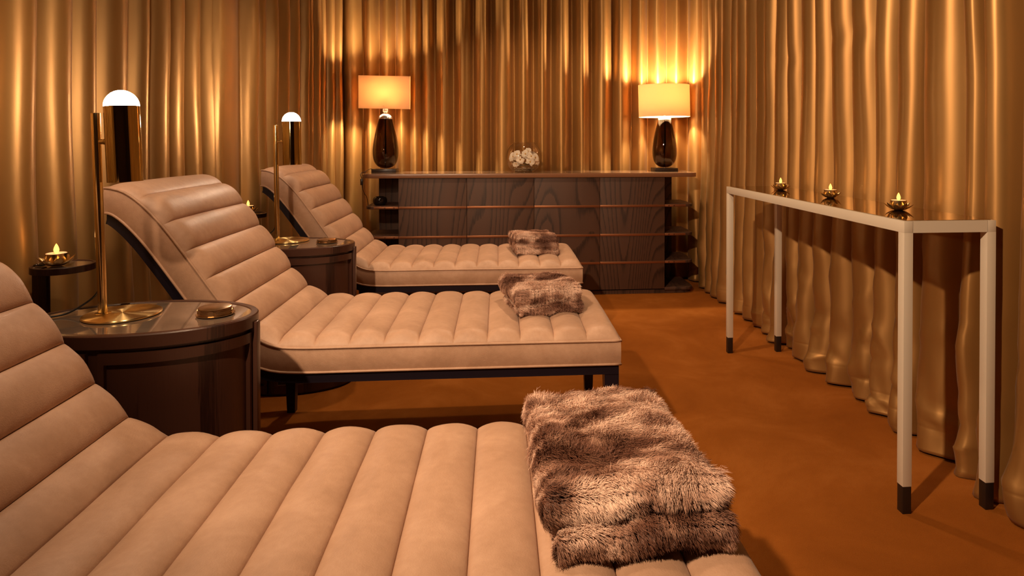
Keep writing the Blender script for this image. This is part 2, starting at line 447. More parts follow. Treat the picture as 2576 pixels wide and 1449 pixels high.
for k in range(len(seams) - 1):
    m = 14
    for i in range(m):
        t = i / m; t = .5 - .5 * math.cos(PI * t); SS.append(seams[k] + (seams[k + 1] - seams[k]) * t)
SS.append(STOT)
def vs_list():
    e = [0, .0015, .004, .008, .014, .022, .032, .045, .065, .10, .15, .21, .27]
    return e + [W / 2] + [W - x for x in reversed(e)]
VV = vs_list()
def make_mattress():
    mb = MB(); vs = []; cols = None
    for s in SS:
        p, n = P_at(s); cr, k = crown(s)
        Es = math.sqrt(max(0, 1 - (1 - min(min(s / .035, (STOT - s) / .17), 1)) ** 2))
        if s > seams[-2]: cr *= .45
        row = []
        for v in VV:
            ev = min(v, W - v)
            Ev = math.sqrt(max(0, 1 - (1 - min(ev / .05, 1)) ** 2))
            Ec = min(ev / .035, 1); Ec = Ec * Ec * (3 - 2 * Ec)
            wob = .0022 * noise.noise(Vector((s * 7, v * 9, 1.3))) + .0015 * noise.noise(Vector((s * 23, v * 15, 4)))
            sag = .004 * math.sin(PI * v / W)
            h = Es * Ev * .022 + min(Es * 1.2, 1) * (Ev * .6 + .4 * Ec) * (.0215 * cr) * Ev + Ev * Es * (wob + sag)
            if 0.02 < ev < .05:
                h += 0
            q = p + n * h; row.append((q.x, v, q.y))
        # side, bottom, side
        for t in (.12, .3, .5, .7, .88, 1.0):
            q = p - n * (TH * t); bul = .006 * math.sin(PI * t); row.append((q.x, W + bul, q.y))
        for v in (W * .75, W * .5, W * .25):
            q = p - n * TH; row.append((q.x, v, q.y))
        for t in (1.0, .88, .7, .5, .3, .12):
            q = p - n * (TH * t); bul = .006 * math.sin(PI * t); row.append((q.x, -bul, q.y))
        cols = len(row); vs += row
    R = len(SS); fs = []
    for i in range(R - 1):
        for c in range(cols):
            d = (c + 1) % cols; fs.append((i * cols + c, i * cols + d, (i + 1) * cols + d, (i + 1) * cols + c))
    fs.append(list(range(cols))); fs.append([(R - 1) * cols + c for c in reversed(range(cols))])
    mb.add(vs, fs); return mb
def loop_path(depth):
    pts = []
    ns = 90
    def q(s, v):
        p, n = P_at(s); p = p - n * depth; return (p.x, v, p.y)
    for i in range(ns + 1): pts.append(q(STOT * i / ns, -.001))
    for i in range(1, 12): pts.append(q(STOT, W * i / 12))
    for i in range(ns + 1): pts.append(q(STOT * (1 - i / ns), W + .001))
    for i in range(1, 12): pts.append(q(0, W * (1 - i / 12)))
    return pts
def make_lounger():
    root = empty('daybed', (0, 0, 0), 0, '', 'daybed', 'row of three channelled daybeds')
    mt = make_mattress().build('mattress', M['suede'], root, angle=70)
    pp = MB()
    pp.tube(loop_path(-.001), .0042, 8, closed=True); pp.tube(loop_path(TH), .0042, 8, closed=True)
    pp.build('piping', M['suede'], mt, angle=None)
    # upholstered shell frame following the same line
    fr = MB(); vs = []; rows = 0
    smax = STOT - .004
    for i in range(81):
        s = .006 + (smax - .006) * i / 80; p, n = P_at(s)
        a = p - n * (TH + .004); b = p - n * (TH + .036)
        vs += [(a.x, .004, a.y), (a.x, W - .004, a.y), (b.x, W - .004, b.y), (b.x, .004, b.y)]; rows += 1
    fs = []
    for i in range(rows - 1):
        for c in range(4):
            d = (c + 1) % 4; fs.append((i * 4 + c, i * 4 + d, i * 4 + 4 + d, i * 4 + 4 + c))
    fs.append((3, 2, 1, 0)); fs.append(tuple((rows - 1) * 4 + k for k in range(4)))
    fr.add(vs, fs); fr.build('frame', M['lacquer'], root, angle=30)
    for (x, xi) in ((.418, -1), (-.875, 0)):
        for (y, yi) in ((.006, 1), (W - .006, -1)):
            lg = MB(); t = .050; u = .032; zt = .345
            def sq(cx0, cx1, cy0, cy1, z): return [(cx0, cy0, z), (cx1, cy0, z), (cx1, cy1, z), (cx0, cy1, z)]
            if xi == -1: X = (x - t, x, x - u - .004, x - .004)
            else: X = (x - t / 2, x + t / 2, x - u / 2, x + u / 2)
            if yi == 1: Y = (y, y + t, y + .004, y + .004 + u)
            else: Y = (y - t, y, y - u - .004, y - .004)
            vv = sq(X[2], X[3], Y[2], Y[3], 0) + sq(X[0], X[1], Y[0], Y[1], zt - .03) + sq(X[0], X[1], Y[0], Y[1], zt + .004)
            ff = [(3, 2, 1, 0), (8, 9, 10, 11)]
            for l in (0, 4):
                for c in range(4):
                    d = (c + 1) % 4; ff.append((l + c, l + d, l + 4 + d, l + 4 + c))
            lg.add(vv, ff).build('leg', M['lacquer'], root, angle=20)
    return root
L2 = make_lounger(); L2.location = (0, 2.17, 0)
L2['label'] = 'tan channelled daybed in the middle of the row, whole length seen between two oval tables'
L1 = copy_tree(L2, (-.012, .868, 0), label='nearest tan channelled daybed, its head end cut off at the lower left')
L3 = copy_tree(L2, (.036, 3.440, 0), label='farthest tan channelled daybed, in front of the dark sideboard')

# ------------------------------------------------------------------ fur throws
def sample_slab(rnd, sx, sy, z0, z1, cx, cy, n, off):
    """points + normals on a rounded, slightly lumpy folded slab"""
    pts = []
    R = (z1 - z0) / 2
    area_top = sx * sy; area_side = 2 * (sx + sy) * (z1 - z0) * 1.3
    for i in range(n):
        if rnd.random() < area_top / (area_top + area_side):
            u = rnd.uniform(-.5, .5); v = rnd.uniform(-.5, .5); x = u * sx; y = v * sy
            ed = min(sx / 2 - abs(x), sy / 2 - abs(y)); nx = ny = 0
            z = z1
            if ed < R:
                t = 1 - ed / R; z = z1 - R * (1 - math.sqrt(max(0, 1 - t * t)))
                if sx / 2 - abs(x) < sy / 2 - abs(y): nx = math.copysign(t, x)
                else: ny = math.copysign(t, y)
            nrm = Vector((nx, ny, math.sqrt(max(.05, 1 - nx * nx - ny * ny))))
        else:
            a = rnd.random() * 2 * (sx + sy); zz = rnd.uniform(-1, 1); bul = R * math.sqrt(1 - zz * zz) - R
            if a < sx: x, y, d = a - sx / 2, -sy / 2, Vector((0, -1, 0))
            elif a < 2 * sx: x, y, d = a - sx * 1.5, sy / 2, Vector((0, 1, 0))
            elif a < 2 * sx + sy: x, y, d = sx / 2, a - 2 * sx - sy / 2, Vector((1, 0, 0))
            else: x, y, d = -sx / 2, a - 2 * sx - sy * 1.5, Vector((-1, 0, 0))
            x += d.x * bul; y += d.y * bul; z = (z0 + z1) / 2 + zz * R
            nrm = (d * math.sqrt(1 - zz * zz) + Vector((0, 0, zz))).normalized()
        pts.append((Vector((x + cx, y + cy, z)), nrm))
    return pts
def lump(p, sd):
    return Vector((.010 * noise.noise(p * 7 + Vector((sd, 0, 0))), .010 * noise.noise(p * 7 + Vector((0, sd, 5))), .016 * noise.noise(Vector((p.x * 6, p.y * 8, sd))) + .006 * noise.noise(p * 22)))
def fur_throw(loc, rz, layers, count, seed, label, flen=.0155, wid=.00042):
    rnd = random.Random(seed)
    root_me = None
    V = []; F = []; COL = []
    # base body under the pile
    body = MB()
    for (sx, sy, z0, z1, cx, cy) in layers:
        bm = bmesh.new(); bmesh.ops.create_grid(bm, x_segments=36, y_segments=36, size=.5)
        R = (z1 - z0) / 2; vs = []; fs = []
        top = [v.co.copy() for v in bm.verts]; idx = [[v.index for v in f.verts] for f in bm.faces]
        bm.free(); n = len(top)
        for sgn in (1, -1):
            for c in top:
                x = c.x * sx; y = c.y * sy; ed = min(sx / 2 - abs(x), sy / 2 - abs(y)); h = R
                if ed < R: t = 1 - ed / R; h = R * math.sqrt(max(0, 1 - t * t))
                p = Vector((x + cx, y + cy, (z0 + z1) / 2 + sgn * h)); p += lump(p, seed); vs.append(p - Vector((0, 0, .002)))
        fs = [tuple(f) for f in idx] + [tuple(i + n for i in reversed(f)) for f in idx]
        body.add(vs, fs)
    def colour(p, side):
        q = Vector((p.x * 8, p.y * 16, p.z * 14 + seed))
        a = noise.noise(q) + .55 * noise.noise(q * 2.3) + .3 * noise.noise(q * 5)
        t = min(max((a + .48) / .94, 0), 1); t = t * t * (3 - 2 * t)
        dark = Vector((.17, .072, .045)); mid = Vector((.47, .26, .18)); lite = Vector((.85, .60, .47))
        return dark.lerp(mid, t * 2) if t < .5 else mid.lerp(lite, t * 2 - 1)
    tot = sum(sx * sy + 2.6 * (sx + sy) * (z1 - z0) for sx, sy, z0, z1, _, _ in layers)
    for li, (sx, sy, z0, z1, cx, cy) in enumerate(layers):
        n = int(count * (sx * sy + 2.6 * (sx + sy) * (z1 - z0)) / tot)
        P = sample_slab(rnd, sx, sy, z0, z1, cx, cy, n, 0)
        cell = .013
        for p, nr in P:
            inside = False
            for lj, (ax, ay, b0, b1, ex, ey) in enumerate(layers):
                if lj != li and abs(p.x - ex) < ax / 2 - .012 and abs(p.y - ey) < ay / 2 - .012 and b0 - .02 < p.z < b1 - .002: inside = True; break
            if inside or p.z < .004: continue
            g = Vector((round(p.x / cell), round(p.y / cell), round(p.z / cell)))
            cc = Vector((g.x + .8 * noise.noise(g * 1.31), g.y + .8 * noise.noise(g * 1.57 + Vector((3, 0, 0))), g.z)) * cell
            flow = Vector((1.3 * noise.noise(Vector((p.x * 14, p.y * 14, seed))), 1.3 * noise.noise(Vector((p.x * 14 + 7, p.y * 14, seed))), -.25))
            flow += Vector((.35, -.3, 0))
            if nr.z < .6: flow += Vector((0, 0, -.5))
            base = p + lump(p, seed)
            d = (nr * .55 + flow * .75 + Vector((rnd.gauss(0, .24), rnd.gauss(0, .24), rnd.gauss(0, .18)))).normalized()
            ln = flen * rnd.uniform(.65, 1.15) * (1 + .5 * noise.noise(p * 30))
            tip = base + d * ln
            clump = .45 * min(1, .6 + noise.noise(p * 40))
            tgt = cc + lump(cc, seed) + (nr * .55 + flow * .75).normalized() * ln
            tip = tip.lerp(tgt, clump)
            m1 = base + nr * (ln * .38) + (tip - base) * .22
            side = (tip - base).cross(nr)
            if side.length < 1e-6: side = Vector((1, 0, 0))
            side.normalize(); side = (side + Vector((rnd.gauss(0, .18), rnd.gauss(0, .18), rnd.gauss(0, .18)))).normalized()
            w = wid * rnd.uniform(.7, 1.3)
            o = len(V)
            m2 = base.lerp(tip, .72) + nr * (ln * .10)
            V += [base - side * w, base + side * w, m1 - side * w * .9, m1 + side * w * .9, m2 - side * w * .6, m2 + side * w * .6, tip]
            F += [(o, o + 1, o + 3, o + 2), (o + 2, o + 3, o + 5, o + 4), (o + 4, o + 5, o + 6)]
            c = colour(p, 0) * rnd.uniform(.82, 1.18)
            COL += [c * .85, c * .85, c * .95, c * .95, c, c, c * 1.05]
    nb = len(body.v)
    allV = body.v + [v[:] for v in V]; allF = body.f + [tuple(i + nb for i in f) for f in F]
    me = bpy.data.meshes.new('fur_throw'); me.from_pydata(allV, [], allF)
    at = me.color_attributes.new('pile', 'FLOAT_COLOR', 'POINT')
    arr = np.ones((len(allV), 4), dtype=np.float32)
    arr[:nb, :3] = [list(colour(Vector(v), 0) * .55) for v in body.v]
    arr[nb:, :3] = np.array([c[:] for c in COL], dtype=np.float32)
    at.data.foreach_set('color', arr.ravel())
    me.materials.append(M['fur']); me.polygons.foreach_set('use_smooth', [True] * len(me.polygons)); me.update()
    o = bpy.data.objects.new('fur_throw', me); C.objects.link(o); o.location = loc; o.rotation_euler = (0, 0, rz)
    tag(o, label, 'throw', 'folded fur throws on the daybeds'); return o
TOPZ = .503
fur_throw((.210, 1.172, TOPZ), math.radians(3), [(.275, .395, 0, .046, .010, -.014), (.290, .400, .040, .102, -.002, .008)], 150000, 3,
          'large folded brown fur throw on the nearest daybed, at the lower centre')
fur_throw((.165, 2.50, TOPZ - .004), math.radians(12), [(.245, .25, 0, .048, .006, -.012), (.255, .275, .042, .104, -.006, .004)], 75000, 5,
          'folded brown fur throw in two layers on the middle daybed', flen=.0125, wid=.0004)
fur_throw((.205, 3.76, TOPZ - .003), math.radians(8), [(.245, .25, 0, .036, .004, -.008), (.245, .25, .030, .070, .0, -.004), (.235, .235, .062, .110, -.004, .004)], 55000, 8,
          'small folded fur throw in three layers on the farthest daybed', flen=.0115, wid=.0004)

# ------------------------------------------------------------------ oval side tables
def ell(a, b, n=64, t0=0, t1=2 * PI):
    return [(a * math.cos(t0 + (t1 - t0) * i / n), b * math.sin(t0 + (t1 - t0) * i / n)) for i in range(n)]
def band(mb, a, b, t0, t1, z0, z1, th, n=48):
    """curved panel standing on an ellipse between two angles"""
    vs = []; fs = []
    for i in range(n + 1):
        t = t0 + (t1 - t0) * i / n
        x, y = a * math.cos(t), b * math.sin(t); nx, ny = math.cos(t) / a, math.sin(t) / b; l = math.hypot(nx, ny); nx /= l; ny /= l
        vs += [(x, y, z0), (x + nx * th, y + ny * th, z0), (x + nx * th, y + ny * th, z1), (x, y, z1)]
    for i in range(n):
        for c in range(4):
            d = (c + 1) % 4; fs.append((i * 4 + c, i * 4 + d, i * 4 + 4 + d, i * 4 + 4 + c))
    fs.append((0, 3, 2, 1)); fs.append(tuple(n * 4 + k for k in range(4)))
    return mb.add(vs, fs)
TZ = .665; TA = .305; TB = .186
def oval_table():
    root = empty('oval_side_table', (0, 0, 0), 0, '', 'side table', 'oval drum side tables between the daybeds')
    # rim ring (top)
    rim = MB(); prof = []
    vs = []; n = 96
    ring = [(0, TZ - .034), (0, TZ - .003), (-.003, TZ), (-.018, TZ), (-.020, TZ - .003), (-.020, TZ - .034)]
    for i in range(n):
        t = 2 * PI * i / n
        for dr, z in ring:
            nx, ny = math.cos(t) / TA, math.sin(t) / TB; l = math.hypot(nx, ny)
            vs.append((TA * math.cos(t) + dr * nx / l, TB * math.sin(t) + dr * ny / l, z))
    m = len(ring); fs = []
    for i in range(n):
        j = (i + 1) % n
        for k in range(m):
            q = (k + 1) % m; fs.append((i * m + k, j * m + k, j * m + q, i * m + q))
    rim.add(vs, fs).build('table_rim', M['wood_table'], root, angle=35)
    MB().prism(ell(TA - .0195, TB - .0195, 96), TZ - .034, TZ - .0022).build('glass_inset', M['inset'], root, angle=30)
    MB().prism(ell(TA - .016, TB - .016, 96), .0, TZ - .034).build('drum', M['wood_table'], root, angle=30)
    fr = MB()
    zt = TZ - .046; a2, b2 = TA - .016, TB - .016
    gaps = [(-PI * .97, -PI * .545), (-PI * .512, -PI * .03), (PI * .04, PI * .49), (PI * .52, PI * .96)]
    for t0, t1 in gaps:
        f = MB(); dt = .05
        band(f, a2, b2, t0, t1, zt - .028, zt, .012)
        band(f, a2, b2, t0, t1, .012, .05, .012)
        band(f, a2, b2, t0, t0 + dt, .05, zt - .028, .012, 6)
        band(f, a2, b2, t1 - dt, t1, .05, zt - .028, .012, 6)
        f.build('door', M['wood_table'], root, angle=35)
    for sx in (1, -1):
        xa, xb = sorted((sx * (TA - .014), sx * (TA + .007)))
        MB().box(xa, xb, -.013, .013, 0, TZ - .020, .002).build('corner_post', M['wood_table'], root, angle=30)
    return root
T1 = oval_table(); T1.location = (-.985, 1.853, 0); T1['label'] = 'nearer dark oval drum side table, between the nearest and middle daybeds'
T2 = copy_tree(T1, (-.995, 3.13, 0), label='farther dark oval drum side table, between the middle and farthest daybeds')

# ------------------------------------------------------------------ brass dome table lamps
def dome_lamp(loc, lean, label, cordpts, power):
    root = empty('brass_table_lamp', loc, 0, label, 'table lamp', 'brass dome lamps on the oval tables')
    MB().lathe([(0, 0), (.094, 0), (.0965, .002), (.0965, .0045), (.095, .0062), (.0, .0066)], n=96).build('base_disc', M['spun'], root, angle=35)
    R = Matrix.Rotation(lean, 4, 'Y')
    px = -.052
    def tr(p): return Vector((px, 0, 0)) + (R @ Vector((p[0], p[1], p[2])))
    Hh = .565
    MB().lathe([(.0, .006), (.020, .006), (.020, .008), (.0115, .0085), (.0115, Hh), (.0105, Hh + .001), (.0, Hh + .001)], n=32).build('pole', M['brass'], root, angle=35, loc=(px, 0, 0), rot=(0, lean, 0))
    ax = .078
    MB().tube([tr((.004, 0, .485)), tr((.036, 0, .485))], .0075, 20).tube([tr((.020, 0, .485)), tr((.022, 0, .485))], .0088, 20).build('arm', M['brass'], root, angle=35)
    zb, zt = .372, .583; r = .0435
    bl = MB().lathe([(r - .003, zb), (r, zb), (r, zt), (r - .0035, zt), (r - .0035, zb + .004), (0, zb + .004)], n=64).build('barrel', M['barrel'], root, angle=35, loc=(px, 0, 0), rot=(0, lean, 0))
    bl.location = Vector((px, 0, 0)) + R @ Vector((ax, 0, 0))
    bl.rotation_euler = (0, lean * 1.5, 0)
    dp = [(.0, zt - .004), (r - .004, zt - .004)] + [((r - .0005) * math.cos(t), zt + (r * 1.03) * math.sin(t)) for t in [PI / 2 * i / 12 for i in range(12)]] + [(0, zt + r * 1.03)]
    MB().lathe(dp, n=48).build('dome', M['dome'], bl, angle=50)
    if cordpts:
        P = [Vector(p) for p in cordpts]
        out = []
        for i in range(len(P) - 1):
            p0 = P[max(i - 1, 0)]; p1 = P[i]; p2 = P[i + 1]; p3 = P[min(i + 2, len(P) - 1)]
            for k in range(8):
                t = k / 8; out.append(.5 * ((2 * p1) + (-p0 + p2) * t + (2 * p0 - 5 * p1 + 4 * p2 - p3) * t * t + (-p0 + 3 * p1 - 3 * p2 + p3) * t ** 3))
        out.append(P[-1])
        MB().tube(out, .0028, 8).build('cord', M['cord'], root, angle=None)
    return root
dome_lamp((-1.050, 1.876, TZ - .001), -math.radians(1.6), 'tall brass lamp with glowing white dome on the nearer oval table',
          [(-.062, .0, .075), (-.078, .012, .055), (-.11, .02, .03), (-.15, .0, .006), (-.19, -.03, .004), (-.235, -.07, .004)], 5.0)
dome_lamp((-1.022, 3.205, TZ - .001), -math.radians(.6), 'tall brass lamp with glowing white dome on the farther oval table',
          [(-.062, .0, .070), (-.075, .012, .05), (-.10, .02, .03), (-.14, .02, .005), (-.20, .0, .004)], 5.0)

# ------------------------------------------------------------------ coaster stacks
def coaster_set(x, y, rz, where, n):
    root = empty('coaster_holder', (x, y, TZ), rz, 'round bronze coaster tray with upright tabs on the %s oval table' % where, 'coaster holder', 'bronze coaster holders')
    MB().lathe([(0, 0), (.047, 0), (.0495, .0015), (.0500, .003), (.0485, .003), (.0465, .0018), (0, .0018)], n=48).build('tray', M['bronze'], root, angle=35)
    for k in range(4):
        a = k * PI / 2 - PI / 2 + .15; c, s = math.cos(a), math.sin(a); tb = MB()
        pr = [(-.0075, .0015), (.0075, .0015), (.0075, .013), (.005, .0165), (0, .018), (-.005, .0165), (-.0075, .013)]
        def w(u, z, r): return (c * r - s * u, s * r + c * u, z)
        vs = [w(u, z, .0440) for u, z in pr] + [w(u, z, .0452) for u, z in pr]; m = len(pr)
        fs = [tuple(range(m)), tuple(reversed(range(m, 2 * m)))] + [(i, (i + 1) % m, m + (i + 1) % m, m + i) for i in range(m)]
        tb.add(vs, fs).build('tab', M['bronze'], root, angle=30)
    order = ['lowest of its stack', 'second from the bottom of its stack', 'third from the bottom of its stack', 'third from the top of its stack', 'second from the top of its stack', 'topmost of its stack']
    pick = order if n == 6 else [order[0], order[1], order[4], order[5]]
    first = None
    for k in range(n):
        z = TZ + .0022 + k * .0033
        if first is None:
            first = MB().lathe([(0, 0), (.0415, 0), (.0425, .0006), (.0425, .0022), (.0415, .0028), (0, .0028)], n=48).build('coaster', M['bronze'], None, angle=35)
            o = first
        else: o = first.copy(); C.objects.link(o)
        o.location = (x + random.uniform(-.0008, .0008), y + random.uniform(-.0008, .0008), z)
        tag(o, 'round bronze coaster on the %s oval table, %s' % (where, pick[k]), 'coaster', 'bronze coasters on the %s oval table' % where)
coaster_set(-.792, 1.858, .0, 'nearer', 6)
coaster_set(-.822, 3.142, .3, 'farther', 4)

# ------------------------------------------------------------------ small round drinks stands
def stand(loc, rz, label):
    root = empty('drinks_stand', loc, rz, label, 'side table', 'small round stands by the left curtain')
    z = .765; r = .084
    MB().lathe([(r - .009, z - .020), (r, z - .020), (r, z - .001), (r - .001, z), (r - .008, z), (r - .009, z - .003)], n=64, closed=True).build('rim', M['wood_table'], root, angle=35)
    MB().lathe([(0, z - .018), (r - .0088, z - .018), (r - .0088, z - .0025), (0, z - .0025)], n=64).build('glass_inset', M['inset'], root, angle=35)
    for (u, v) in ((-.060, -.022), (-.030, -.040)):
        MB().box(u - .012, u + .012, v - .010, v + .010, .018, z - .018, .002).build('leg', M['wood_table'], root, angle=30)
    MB().lathe([(0, 0), (.08, 0), (.082, .003), (.082, .016), (.079, .018), (0, .018)], n=48).build('base_disc', M['wood_table'], root, angle=35)
    return root
st1 = stand((-1.361, 2.118, 0), 0, 'small round dark stand holding a candle beside the nearer brass lamp')
st2 = copy_tree(st1, (-1.325, 3.53, 0), label='small round dark stand holding a candle, half hidden behind the middle daybed')
tag(MB().lathe([(.0, 0), (.015, 0), (.017, .002), (.017, .004), (.0145, .004), (.0135, .0025), (0, .0025)], n=32).build('small_dish', M['dark_plastic'], None, loc=(-1.417, 2.100, .7652)),
    'tiny dark dish on the left edge of the nearer round stand', 'dish')

# ------------------------------------------------------------------ lotus candle holders
def petal_mb(ang, L=.044, wd=.0135, lift=.026, tip=0):
    mb = MB(); vs = []; fs = []; n = 10; m = 6
    c, s = math.cos(ang), math.sin(ang)
    for side in (0, 1):
        for i in range(n + 1):
            t = i / n; r = .010 + L * t * (1 - .14 * t); z = .0012 + lift * (t ** 1.7)
            w = wd * (math.sin(PI * (.12 + .88 * t) ** .85) ** .8) if t < 1 else .0003
            w = max(w, .0004)
            for j in range(m + 1):
                u = (j / m * 2 - 1); zz = z + .0045 * (u * u) * math.sin(PI * t) - side * .0007
                x, y = r, u * w
                vs.append((c * x - s * y, s * x + c * y, zz))
    q = (n + 1) * (m + 1)
    for side in (0, 1):
        for i in range(n):
            for j in range(m):
                a = side * q + i * (m + 1) + j; f = (a, a + 1, a + m + 2, a + m + 1); fs.append(f if side == 0 else f[::-1])
    for i in range(n):
        for j in (0, m):
            a = i * (m + 1) + j; b = (i + 1) * (m + 1) + j; fs.append((a, b, b + q, a + q))
    return mb.add(vs, fs)
def make_lotus():
    root = empty('lotus_candle_holder', (0, 0, 0), 0, '', 'candle holder', 'gold lotus candle holders')
    for k in range(8):
        petal_mb(2 * PI * k / 8 + .2, lift=.022 if k % 2 else .027, L=.044 if k % 2 else .040).build('petal', M['lotus'], root, angle=60)
    MB().lathe([(0, .0005), (.014, .0005), (.017, .003), (.0255, .008), (.0262, .010), (.0262, .0355), (.0250, .0355), (.0250, .012), (0, .0115)], n=40).build('cup', M['lotus'], root, angle=40)
    return root
def make_tealight():
    root = empty('tea_light', (0, 0, 0), 0, '', 'candle', 'lit tea lights in lotus holders')
    MB().lathe([(0, .0118), (.0243, .0118), (.0243, .0352), (.0225, .0362), (.006, .0352), (0, .035)], n=36).build('wax', M['wax'], root, angle=50)
    MB().lathe([(0, .035), (.0035, .036), (.0062, .041), (.0066, .046), (.0048, .053), (.0022, .059), (0, .0625)], n=20).build('flame', M['flame'], root, angle=80)
    return root
lot = None; tea = None
spots = [((1.4150, 3.085, .9065), 'gold lotus candle holder on the console table, farthest of three', 'lit tea light in the farthest lotus holder on the console table'),
         ((1.430, 2.632, .9065), 'gold lotus candle holder on the console table, middle of three', 'lit tea light in the middle lotus holder on the console table'),
         ((1.416, 2.142, .9065), 'gold lotus candle holder on the console table, nearest of three', 'lit tea light in the nearest lotus holder on the console table'),
         ((-1.368, 2.098, .7635), 'gold lotus candle holder on the small round stand beside the nearer brass lamp', 'lit tea light on the small round stand beside the nearer brass lamp'),
         ((-1.345, 3.56, .7635), 'gold lotus candle holder on the small round stand half hidden behind the middle daybed', 'lit tea light on the small round stand half hidden behind the middle daybed')]
for i, (p, la, lb) in enumerate(spots):
    if i == 0: lot = make_lotus(); tea = make_tealight(); a, b = lot, tea; a.location = p; b.location = p; a['label'] = la; b['label'] = lb
    else: a = copy_tree(lot, p, rz=i * .7, label=la); b = copy_tree(tea, p, rz=i, label=lb)
    sc = 1.12 if i >= 3 else 1.0
    a.scale = (sc,) * 3; b.scale = (sc,) * 3
    l = bpy.data.lights.new('flame_light', 'POINT'); l.energy = .10; l.color = (1, .50, .18); l.shadow_soft_size = .008
    lo = bpy.data.objects.new('flame_light', l); C.objects.link(lo); lo.location = (p[0], p[1], p[2] + .085)

# ------------------------------------------------------------------ console table
cx0, cx1, cy0, cy1, cz = 1.242, 1.543, 1.850, 3.375, .905
con = empty('console_table', (1.38, 2.61, 0), 0, 'long narrow cream console table with a mirrored top along the right curtain', 'console table')
def at_con(mb): mb.v = [(x - 1.38, y - 2.61, z) for x, y, z in mb.v]; return mb
lw = .029
for (x0, y0) in ((cx0, cy0), (cx1 - lw, cy0), (cx0, cy1 - lw), (cx1 - lw, cy1 - lw)):
    lg = at_con(MB().box(x0, x0 + lw, y0, y0 + lw, .085, cz - .036, .0004)).build('leg', M['console'], con, angle=30)
    at_con(MB().box(x0 + .0006, x0 + lw - .0006, y0 + .0006, y0 + lw - .0006, 0, .086, .001)).build('foot', M['console_foot'], lg, angle=30)
fr = MB(); fh = .036
fr.box(cx0, cx0 + lw, cy0, cy1, cz - fh, cz, .0004); fr.box(cx1 - lw, cx1, cy0, cy1, cz - fh, cz, .0004)
fr.box(cx0 + lw - .001, cx1 - lw + .001, cy0, cy0 + lw, cz - fh, cz, 0); fr.box(cx0 + lw - .001, cx1 - lw + .001, cy1 - lw, cy1, cz - fh, cz, 0)
at_con(fr).build('top_frame', M['console'], con, angle=30)
at_con(MB().box(cx0 + .010, cx1 - .010, cy0 + .010, cy1 - .010, cz + .0002, cz + .0016)).build('mirror_top', M['mirror'], con, angle=30)

# ------------------------------------------------------------------ sideboard
sb = empty('sideboard', (.26, 4.93, 0), 0, 'long dark oak sideboard with copper strips and open rounded end shelves', 'sideboard')
def at_sb(mb): mb.v = [(x - .26, y - 4.93, z) for x, y, z in mb.v]; return mb
def rr_outline(x0, x1, y0, y1, r, corners=(1, 1, 0, 0), n=10):
    """counter-clockwise rectangle, rounded at chosen corners (front-left, front-right, back-right, back-left)"""
    out = []
    for (cx, cy, a0, on) in ((x0, y0, PI, corners[0]), (x1, y0, 1.5 * PI, corners[1]), (x1, y1, 0, corners[2]), (x0, y1, .5 * PI, corners[3])):
        if not on: out.append((cx, cy)); continue
        ox = cx + (r if cx == x0 else -r); oy = cy + (r if cy == y0 else -r)
        for i in range(n + 1):
            a = a0 + PI / 2 * i / n; out.append((ox + r * math.cos(a), oy + r * math.sin(a)))
    return out
YF, YB, ZT = 4.70, 5.10, .914
at_sb(MB().prism(rr_outline(-.990, 1.512, YF, YB, .07, (1, 1, 0, 0)), ZT - .0315, ZT - .001, .001)).build('top_slab', M['wood_top'], sb, angle=30)
at_sb(MB().prism(rr_outline(-.984, 1.506, YF + .006, YB - .004, .066, (1, 1, 0, 0)), ZT - .0015, ZT + .0004)).build('top_surface', M['gloss_top'], sb, angle=30)
DX = [-.724, -.229, .267, .760, 1.255]; z0, z1 = .038, ZT - .033
at_sb(MB().box(DX[0], DX[-1], YF + .032, YB, z0 - .006, z1)).build('carcass', M['wood'], sb, angle=30)
at_sb(MB().box(-.93, DX[0], YB - .02, YB, z0, z1)).build('back_panel', M['wood'], sb, angle=30)
at_sb(MB().box(DX[-1], 1.41, YB - .02, YB, z0, z1)).build('back_panel', M['wood'], sb, angle=30)
zs_strip = [.666, .449, .240]
for k in range(4):
    d = at_sb(MB().box(DX[k] + .0012, DX[k + 1] - .0012, YF + .010, YF + .030, z0, z1 - .002, .001)).build('door', M['wood'], sb, angle=30)
    for z in zs_strip:
        at_sb(MB().box(DX[k] + .0016, DX[k + 1] - .0016, YF + .0065, YF + .012, z - .0085, z + .0085, .001)).build('copper_strip', M['copper'], d, angle=30)
for side in (-1, 1):
    for zi, z in enumerate(zs_strip + [.036]):
        if side < 0: o = rr_outline(-.965, DX[0], YF + .012, YB - .02, .07, (1, 0, 0, 0))
        else: o = rr_outline(DX[-1], 1.485, YF + .012, YB - .02, .07, (0, 1, 0, 0))
        sh = at_sb(MB().prism(o, z - .010, z + .010, .001)).build('end_shelf', M['wood'], sb, angle=30)
        xs = (-.900, DX[0] - .001) if side < 0 else (DX[-1] + .001, 1.415)
        if zi < 3:
            at_sb(MB().box(xs[0], xs[1], YF + .0075, YF + .0125, z - .0085, z + .0085, .001)).build('copper_strip', M['copper'], sh, angle=30)
            for sxp in (xs[0] + .02 * (1 if side < 0 else 1) + (.06 if side < 0 else .05), xs[1] - .03 if side < 0 else xs[0] + .03):
                R = Matrix.Translation((sxp, YF + .0075, z)) @ Matrix.Rotation(PI / 2, 4, 'X')
                at_sb(MB().lathe([(0, 0), (.0042, 0), (.0042, .0015), (0, .002)], n=14, rot=R)).build('screw', M['screw'], sh, angle=30)
at_sb(MB().prism(rr_outline(-.95, 1.478, YF + .028, YB - .02, .09, (1, 1, 0, 0)), 0, .028)).build('plinth', M['wood'], sb, angle=30)

